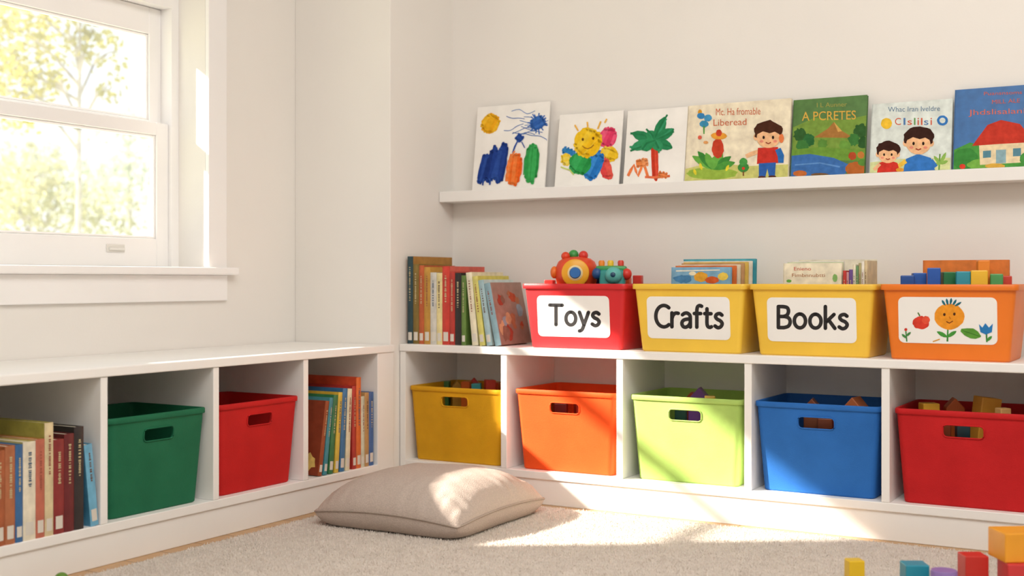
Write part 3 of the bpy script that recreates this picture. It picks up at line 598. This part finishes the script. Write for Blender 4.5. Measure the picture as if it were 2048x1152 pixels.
# ------------------------------------------------------------------ books standing in the tubs
ZF = ZT+.0065
def tub_book(label, pxl, pxr, top, Y, T, cov, group, lean=3):
    a = at_y(pxl, top, Y); b = at_y(pxr, top, Y); L = radians(lean); H = (a.z-ZF)/cos(L)
    t = front_book('book', label, (a.x, Y-H*sin(L)*.5, ZF+T*sin(L)), (-L, 0, 0), b.x-a.x, H, T, cov, group)
    return t, Art(mw(t), lim=(.001, b.x-a.x-.001, .001, H-.001))
GC = 'books standing in the Crafts tub'
t, A = tub_book('light blue picture book at the front of the Crafts tub', 1342, 1460, 535, 3.43, .012, '#7fb0cf', GC)
A.blob(1365, 558, 18, 8, '#4f86b4', jag=.15); A.blob(1402, 554, 14, 10, '#e8a83a'); A.blob(1424, 560, 14, 7, '#d8602f'); A.blob(1446, 553, 10, 8, '#efcf5a'); A.blob(1385, 547, 7, 4, '#f2e6c8'); A.stroke([(1352,542),(1440,540)], 2.5, '#f0ead8'); A.build('cover_art', t)
tub_book('orange book second in the Crafts tub', 1350, 1470, 532, 3.452, .010, '#e0702f', GC)
tub_book('cream book third in the Crafts tub', 1356, 1478, 530, 3.471, .010, '#e6dcc0', GC)
tub_book('tan book fourth in the Crafts tub', 1362, 1486, 527, 3.490, .010, '#c89a6a', GC)
tub_book('yellow book fifth in the Crafts tub', 1366, 1494, 525, 3.509, .010, '#e3c05a', GC)
tub_book('white book sixth in the Crafts tub', 1366, 1502, 523, 3.528, .010, '#ece6d8', GC)
t, A = tub_book('teal book at the back of the Crafts tub', 1366, 1510, 519, 3.549, .012, '#3f9fb0', GC); A.poly([(1372,520),(1498,517),(1498,525),(1372,528)], '#58b4c0'); A.build('cover_art', t)
GK = 'books standing in the Books tub'
t, A = tub_book('cream book with small warm lettering at the front of the Books tub', 1566, 1682, 527, 3.43, .012, '#efe6cc', GK)
A.text('Enieno', 1588, 534, 1622, 541, '#c0452f', 0); A.text('Fimbnnubtti', 1584, 547, 1650, 554, '#b0764a', 0); A.blob(1578, 562, 5, 3, '#6aa84a'); A.blob(1670, 556, 5, 8, '#8ab86a'); A.build('cover_art', t)
tub_book('pale green book behind the cream one in the Books tub', 1574, 1684, 525, 3.452, .010, '#cfd8b0', GK)
tub_book('white book in the back of the Books tub', 1582, 1686, 523, 3.475, .012, '#efe9da', GK)
xs = at_y(1686, 550, 3.43).x
for lb, T, top, cv in (('thin red spine right of the cream cover in the Books tub', .009, 541, '#cf3a34'), ('thin pink spine in the Books tub', .007, 544, '#d8a0a8'), ('purple spine in the Books tub', .010, 539, '#6f4f9a'), ('thin ivory spine in the Books tub', .008, 529, '#ece4cc'), ('thin green spine in the Books tub', .007, 532, '#6f9a6a'), ('olive-edged spine in the Books tub', .007, 526, '#b0a878'), ('white spine near the right of the Books tub', .008, 523, '#efeade'), ('tan spine at the right end of the Books tub', .008, 521, '#d8c49a')):
    z = at_y(1720, top, 3.43).z
    make_book(lb, (xs, 3.43, ZF), (0, 0, 0), T, z-ZF, .11, cv, cv, GK, False); xs += T+.0005
tub_book('large ivory book standing at the very back of the Books tub', 1598, 1752, 520, 3.556, .012, '#f0e8d0', GK, 1)
t, A = tub_book('wide orange folder at the back of the orange tub', 1846, 2018, 521, 3.54, .012, '#e07a2a', None, 2)
A.poly([(1960,520),(1978,519),(1978,560),(1960,560)], '#e89a4a'); A.build('cover_art', t)
# ------------------------------------------------------------------ toys
def block(label, x, y, z, w, d, h, hx, yaw, group, tilt=0, kind='box', cat='toy block'):
    T = radians(tilt); bm = bmesh.new()
    if kind == 'box': bx(bm, -w/2, w/2, -d/2, d/2, 0, h)
    elif kind == 'roof': prism(bm, [(-w/2, 0), (w/2, 0), (w/2, h-w*.55), (0, h), (-w/2, h-w*.55)], 'y', -d/2, d/2)
    elif kind == 'round': lathe(bm, [(w/2*.94, 0), (w/2, .003), (w/2, h-.003), (w/2*.94, h)], 28)
    o = bm_obj('toy_block', bm, mat(hx, 'block'), None, smooth=(kind == 'round'), bevel=(0 if kind == 'round' else .0025))
    o.location = (x, y, z+abs(sin(T))*w/2+.0003); o.rotation_euler = (0, T, radians(yaw)); return tag(o, label, cat, group)
def binblock(label, px, py, Y, w, hx, yaw, group, zf, tilt=0, kind='box', d=None):
    p = at_y(px, py, Y); block(label, p.x, Y, zf, w, d or w, p.z-zf, hx, yaw, group, tilt, kind)
zl = ZB+.0065
g = 'toy blocks in the mustard yellow bin'
for a in (('green block at the left of the mustard yellow bin', 890, 762, 3.58, .034, '#4f8a4a', 20, 0), ('yellow block in the mustard yellow bin', 914, 761, 3.6, .034, '#d8a83a', 35, 0, 'roof'),
          ('orange block in the mustard yellow bin', 934, 763, 3.56, .032, '#e8702a', 10, 0), ('tall red block in the mustard yellow bin', 948, 755, 3.61, .034, '#d0352a', 30, 0, 'roof'),
          ('teal block in the mustard yellow bin', 958, 767, 3.49, .032, '#2f8a8a', 25, -2), ('red block near the right rim of the mustard yellow bin', 975, 760, 3.53, .034, '#d8402f', 45, 2), ('orange-red block at the far right of the mustard bin', 990, 765, 3.58, .032, '#e8552a', 15, 0)):
    binblock(a[0], a[1], a[2], a[3], a[4], a[5], a[6], g, zl, a[7], a[8] if len(a) > 8 else 'box')
g = 'toy blocks in the lower orange bin'
for a in (('shade-darkened red block behind the hand hole of the orange bin', 1122, 806, 3.47, .04, '#6e1a16', 20), ('brick red block in the orange bin', 1162, 786, 3.52, .04, '#a8301f', 40), ('ochre block deep in the orange bin', 1095, 802, 3.56, .04, '#7a5a24', 10)):  # blocks seen through the hand hole: bin shade painted into dark colours
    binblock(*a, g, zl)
g = 'toy blocks in the lime green bin'
for a in (('purple pointed block sticking out of the lime green bin', 1400, 774, 3.52, .066, '#7a4a9a', 12, 0, 'roof', .04), ('rust pointed block in the lime bin', 1384, 783, 3.57, .04, '#c8502f', 10, 0, 'roof', .03), ('shade-darkened teal block behind the lime bin hand hole', 1362, 808, 3.47, .034, '#1c453c', 15, 0, 'box', None), ('ochre block in the lime bin', 1420, 792, 3.44, .03, '#b8922a', 25, 0, 'box', None)):  # teal block's dark colour holds the shade inside the bin
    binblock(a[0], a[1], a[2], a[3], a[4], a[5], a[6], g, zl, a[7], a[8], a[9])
g = 'toy blocks in the blue bin'
for a in (('brown pointed block at the left of the blue bin', 1625, 796, 3.46, .045, '#7a4024', 10, 'roof'), ('rust pointed block at the right of the blue bin', 1712, 793, 3.45, .055, '#a85a2f', -10, 'roof'), ('shade-darkened orange block behind the blue bin hand hole', 1650, 836, 3.44, .04, '#8a4224', 15, 'box'), ('dark red block in the blue bin', 1668, 812, 3.52, .04, '#6a2420', 30, 'box')):  # block behind the hand hole coloured darker to stand for bin shade
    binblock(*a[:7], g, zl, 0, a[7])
g = 'toy blocks in the lower red bin'
for a in (('yellow block at the left of the red bin', 1858, 806, 3.48, .045, '#e8b02f', 30, 0, 'box'), ('orange pointed block in the red bin', 1908, 795, 3.58, .05, '#d86a2a', 20, 0, 'roof'), ('golden tilted block in the red bin', 1952, 796, 3.5, .055, '#e3a23a', 35, 7, 'box'), ('pale yellow block toward the right of the red bin', 1984, 812, 3.55, .04, '#e8c86a', 20, 0, 'box'), ('tan block at the right rim of the red bin', 2006, 816, 3.44, .03, '#d8a868', 40, 0, 'box'), ('shade-darkened teal block behind the red bin hand hole', 1925, 846, 3.43, .034, '#1f4a56', 20, 0, 'box'), ('rust block low in the red bin', 1888, 836, 3.46, .034, '#8a3a1a', 15, 0, 'box')):  # teal and rust blocks at the hand hole have shade in their colour
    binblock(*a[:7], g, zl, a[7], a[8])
g = 'toy blocks in the orange tub'
for a in (('royal blue block at the left of the orange tub', 1815, 551, 3.43, .036, '#1f4f9a', 12), ('second blue block behind the leftmost one in the orange tub', 1838, 546, 3.47, .036, '#2a5fb0', 20), ('tall blue block in the orange tub', 1868, 536, 3.44, .034, '#1f58b0', 10), ('dark green block in the orange tub', 1898, 544, 3.47, .038, '#2f7a4a', 25),
          ('teal block in the middle of the orange tub', 1926, 543, 3.43, .036, '#2f96a8', 15), ('yellow block in the orange tub', 1958, 541, 3.435, .042, '#f0bf2f', 12), ('orange cube standing behind the yellow block', 1966, 521, 3.49, .03, '#ef8a2a', 20), ('light green block in the orange tub', 1993, 548, 3.46, .032, '#4fa05a', 10), ('red block at the right of the orange tub', 2010, 552, 3.49, .03, '#d0402f', 20)):
    binblock(*a, g, ZF)
# round toy and teal toy in the Toys tub
p = at_y(1153, 546, 3.475)
t = thing('toy_robot', 'chunky round orange-red toy with a yellow face in the Toys tub', 'toy', (p.x, 3.475, ZF), (0, 0, radians(24)))
hz = p.z-ZF
bm = bmesh.new(); lathe(bm, [(.04, 0), (.052, .004), (.054, .05), (.048, .11), (.05, hz-.056), (.06, hz-.042), (.066, hz-.02), (.068, hz), (.066, hz+.018), (.058, hz+.036), (.044, hz+.046), (.02, hz+.051), (0, hz+.052)], 36); bm_obj('body', bm, mat('#e4471f', 'block'), t, smooth=True, sharp=60)
def disc(name, hx, y0, y1, r, z, par, x=0):
    bm = bmesh.new(); lathe(bm, [(r*.9, 0), (r, .002), (r, abs(y1-y0)-.004), (r*.86, abs(y1-y0))], 28)
    bmesh.ops.transform(bm, matrix=Matrix.Translation((x, y0, z)) @ Matrix.Rotation(radians(90), 4, 'X'), verts=bm.verts); return bm_obj(name, bm, mat(hx, 'block'), par, smooth=True)
e = disc('face', '#f4b02a', -.050, -.073, .043, hz, t); e2 = disc('collar', '#f7e3b0', -.072, -.077, .024, hz, e); disc('button', '#2a6fb8', -.076, -.083, .018, hz, e)
for x, y, r, c in ((-.034, -.01, .014, '#e0421f'), (-.010, .012, .016, '#3a9a48'), (.022, .0, .015, '#d8352a')):
    bm = bmesh.new(); ball(bm, (x, y, hz+.06-abs(x)*.2), r); bm_obj('knob', bm, mat(c, 'block'), t, smooth=True)
for s in (-1, 1):
    bm = bmesh.new(); ball(bm, (s*.07, -.008, hz+.002), .018, .7, 1, 1.1); bm_obj('ear', bm, mat('#ef7a2a', 'block'), t, smooth=True)
p = at_y(1225, 547, 3.47)
t = thing('toy_vehicle', 'teal toy with a green hood and coloured knobs in the Toys tub', 'toy', (p.x, 3.47, ZF), (0, 0, radians(20))); hz = p.z-ZF
bm = bmesh.new(); bx(bm, -.04, .04, -.026, .03, 0, hz+.012); bm_obj('body', bm, mat('#2f8f8a', 'block'), t, bevel=.01, seg=3, smooth=True)
bm = bmesh.new(); bx(bm, -.052, .044, -.018, .026, hz+.006, hz+.024); bm_obj('hood', bm, mat('#3a9a52', 'block'), t, bevel=.007, smooth=True)
bm = bmesh.new(); ball(bm, (.006, -.028, hz-.006), .027, 1, .8, .95); hd = bm_obj('lamp', bm, mat('#5fb8b0', 'block'), t, smooth=True)
bm = bmesh.new(); ball(bm, (.006, -.049, hz-.004), .008, 1, .5, 1); bm_obj('lens', bm, mat('#1f4a6a', 'block'), hd, smooth=True)
bm = bmesh.new(); ball(bm, (-.047, -.012, hz), .018, .9, .9, 1); bm_obj('wheel', bm, mat('#22508a', 'block'), t, smooth=True)
bm = bmesh.new(); ball(bm, (.045, -.012, hz-.002), .018, .9, .9, 1); bm_obj('wheel', bm, mat('#d8352a', 'block'), t, smooth=True)
for x, c in ((-.034, '#ef8a1f'), (-.006, '#f0c62f'), (.026, '#d8402f')):
    bm = bmesh.new(); lathe(bm, [(.009, hz+.02), (.010, hz+.036), (.007, hz+.041)], 14, (x, 0, 0)); bm_obj('knob', bm, mat(c, 'block'), t, smooth=True)
g = 'blocks in the Toys tub'
binblock('red block at the right of the Toys tub', 1276, 551, 3.53, .028, '#d0352a', 10, g, ZF)
binblock('orange block behind the teal toy in the Toys tub', 1252, 546, 3.545, .03, '#e0552a', 10, g, ZF, 0, 'roof')
binblock('navy block between the round toy and the teal toy', 1196, 546, 3.54, .03, '#24508f', 15, g, ZF)
binblock('yellow pointed block behind the teal toy', 1222, 532, 3.55, .03, '#efb52a', 5, g, ZF, 0, 'roof')
binblock('red block low at the left of the Toys tub', 1100, 560, 3.45, .03, '#c8302a', 10, g, ZF)
# ------------------------------------------------------------------ rug
rug = thing('rug', 'beige short-pile rug covering the floor in front of the shelves', 'rug', (-.8, 2.0, 0))
RX0, RX1, RY0, RY1 = -2.305, 1.2, -.6, 3.285
bm = bmesh.new(); bx(bm, RX0+.8, RX1+.8, RY0-2, RY1-2, .0005, .009); RUGM = mat('#d8cec4', 'cloth'); bm_obj('backing', bm, RUGM, rug, bevel=.003)
rr = random.Random(3); vs = []; fs = []
for k in range(170000):
    x = rr.uniform(RX0, -.15); y = RY1-(RY1-1.75)*rr.random(); a = rr.uniform(0, 2*pi); b = rr.uniform(0, 2*pi); w = .0016; h = rr.uniform(.0038, .008)
    h *= .85+.4*noise.noise(Vector((x*28, y*28, 0)))
    dx = cos(a)*w; dy = sin(a)*w; l = rr.uniform(0, .004); i = len(vs)
    X, Y = x+.8, y-2
    vs += [(X-dx, Y-dy, .008), (X+dx, Y+dy, .008), (X+cos(b)*l, Y+sin(b)*l, .008+h)]; fs.append((i, i+1, i+2))
pl = py_obj('pile', vs, fs, mat('#e5dbd1', 'paper'), rug); pl['kind'] = 'stuff'
# ------------------------------------------------------------------ cushion
cu = thing('cushion', 'plump greyish beige floor cushion lying on the rug', 'cushion', (-1.985, 2.955, .0135), (0, 0, radians(1)))
n = 80; ax = .246; ay = .256; zs = .052; vs = []; fs = []
def cpos(u, v, top):
    e = max(0, (1-abs(u)**3.2)*(1-abs(v)**3.2)); q = u*u*v*v
    x = ax*u*(1-.02*(1-v*v)-.045*q*q); y = ay*v*(1-.02*(1-u*u)-.045*q*q)
    wr = (noise.noise(Vector((u*2, v*2, 3.1)))*.005+noise.noise(Vector((u*6, v*6, 8)))*.003)*min(1, e*4)
    eu = max(0, 1-(1-abs(v))*2.6); ev = max(0, 1-(1-abs(u))*2.6)       # near the seams: gathered folds
    ed = (.006*eu*noise.noise(Vector((u*10, 2.0+(v > 0)*5, 0)))*1.6+.006*ev*noise.noise(Vector((v*10, 9.0+(u > 0)*5, 0)))*1.6)*min(1, e*10)
    sx = zs-.016*q
    return (x, y, sx+.092*e**.55+wr+ed if top else max(0, sx-.085*e**.34))
for top in (True, False):
    b = len(vs)
    for j in range(n+1):
        for i in range(n+1):
            u = sin(pi/2*(2*i/n-1)); v = sin(pi/2*(2*j/n-1)); vs.append(cpos(u, v, top))
    for j in range(n):
        for i in range(n):
            q = [b+j*(n+1)+i, b+j*(n+1)+i+1, b+(j+1)*(n+1)+i+1, b+(j+1)*(n+1)+i]; fs.append(q if top else q[::-1])
bm = bmesh.new(); V = [bm.verts.new(v) for v in vs]
for f in fs: bm.faces.new([V[i] for i in f])
bmesh.ops.remove_doubles(bm, verts=list(bm.verts), dist=.0002)
CM = mat('#c3b3a8', 'weave'); bm_obj('cushion_cover', bm, CM, cu, smooth=True, sharp=80)
bm = bmesh.new(); pts = []
for k in range(160):
    s = k/40; q = -1+2*(s-int(s))
    u, v = ((q, -1), (1, q), (-q, 1), (-1, -q))[int(s)]; pts.append(cpos(u, v, True))
tube(bm, pts, .0034, 6, True); bm_obj('piping', bm, mat('#b0a094', 'weave'), cu, smooth=True, sharp=80)
# ------------------------------------------------------------------ loose toys on the rug
zr = .0135; g = 'loose toy blocks on the rug'
def fl(label, px, d, w, top, hx, yaw, kind='box', dd=None):
    p = at_d(px, top, d); block(label, p.x, p.y, zr, w, dd or w, p.z-zr, hx, yaw, g, 0, kind)
fl('small yellow cube on the rug, leftmost of the loose blocks', 1709, 2.76, .036, 1119, '#e8bf1f', 34)
fl('teal block on the rug beside the small yellow cube', 1829, 2.73, .052, 1126, '#2390a8', 28)
fl('purple round block on the rug between teal and red blocks', 1888, 2.66, .056, 1140, '#8f74b4', 0, 'round')
fl('red block standing on the rug left of the stacked blocks', 1946, 2.74, .052, 1108, '#cf2f26', 30)
p = at_d(2040, 1122, 2.68); zc = p.z; block('red block at the bottom of the stack in the right corner', p.x, p.y, zr, .075, .075, zc-zr, '#d63a3c', 26, g)
p = at_d(2030, 1060, 2.70); block('big orange-yellow block stacked on a red one', p.x, p.y, zc+.0003, .084, .084, p.z-zc, '#f2a52a', 34, g)
bm = bmesh.new(); ball(bm, (0, 0, 0), .016); o = bm_obj('toy_ball', bm, mat('#5f8a2f', 'block'), None, smooth=True); p = at_d(122, 1150, 2.75); o.location = (-2.255, p.y, zr+.016); tag(o, 'small green ball on the rug edge near the cubby shelf', 'ball')
# ------------------------------------------------------------------ light
w = bpy.data.worlds.new('sky'); S.world = w; w.use_nodes = True; N = w.node_tree.nodes; L = w.node_tree.links
bg = N['Background']; tc = N.new('ShaderNodeTexCoord'); sp = N.new('ShaderNodeSeparateXYZ'); cr = N.new('ShaderNodeValToRGB')
L.new(tc.outputs['Generated'], sp.inputs[0]); L.new(sp.outputs['Z'], cr.inputs[0]); L.new(cr.outputs[0], bg.inputs['Color'])
cr.color_ramp.elements[0].position = 0; cr.color_ramp.elements[0].color = (.95, .97, 1, 1)
cr.color_ramp.elements[1].position = .3; cr.color_ramp.elements[1].color = (.70, .84, 1, 1)
bg.inputs['Strength'].default_value = 1.2
sd = Vector((.835, .551, -.58)); ld = bpy.data.lights.new('sun', 'SUN'); ld.energy = 16; ld.angle = radians(1.6); ld.color = (1, .915, .80)
so = bpy.data.objects.new('sun', ld); so.rotation_euler = sd.to_track_quat('-Z', 'Y').to_euler(); so.location = (-6, -1, 5); link(so)
def area(name, loc, target, size, energy, col):
    l = bpy.data.lights.new(name, 'AREA'); l.shape = 'RECTANGLE'; l.size = size[0]; l.size_y = size[1]; l.energy = energy; l.color = col
    o = bpy.data.objects.new(name, l); o.location = loc; o.rotation_euler = (Vector(target)-Vector(loc)).to_track_quat('-Z', 'Y').to_euler(); link(o)
area('ceiling_lamp', (-.4, 1.5, 2.62), (-1.0, 2.3, 0), (2.2, 1.6), 80, (1, .98, .955))  # unseen area light added overhead to brighten the room
area('room_fill', (.6, -1.1, 1.9), (-1.3, 3.5, .9), (2.4, 1.4), 13, (1, .98, .955))  # unseen area light added behind the camera as soft frontal fill
# ------------------------------------------------------------------ camera
cd = bpy.data.cameras.new('camera'); cd.sensor_width = 36; cd.lens = F/2048*36; cd.shift_y = -(576-HY)/2048
cd.dof.use_dof = True; cd.dof.focus_distance = 3.5; cd.dof.aperture_fstop = 2.5; cd.clip_start = .05
co = bpy.data.objects.new('camera', cd); co.location = CAM; co.rotation_euler = (radians(90), 0, TH); link(co); S.camera = co
try:
    S.view_settings.view_transform = 'Standard'; S.view_settings.look = 'None'
except Exception as e: print(e)
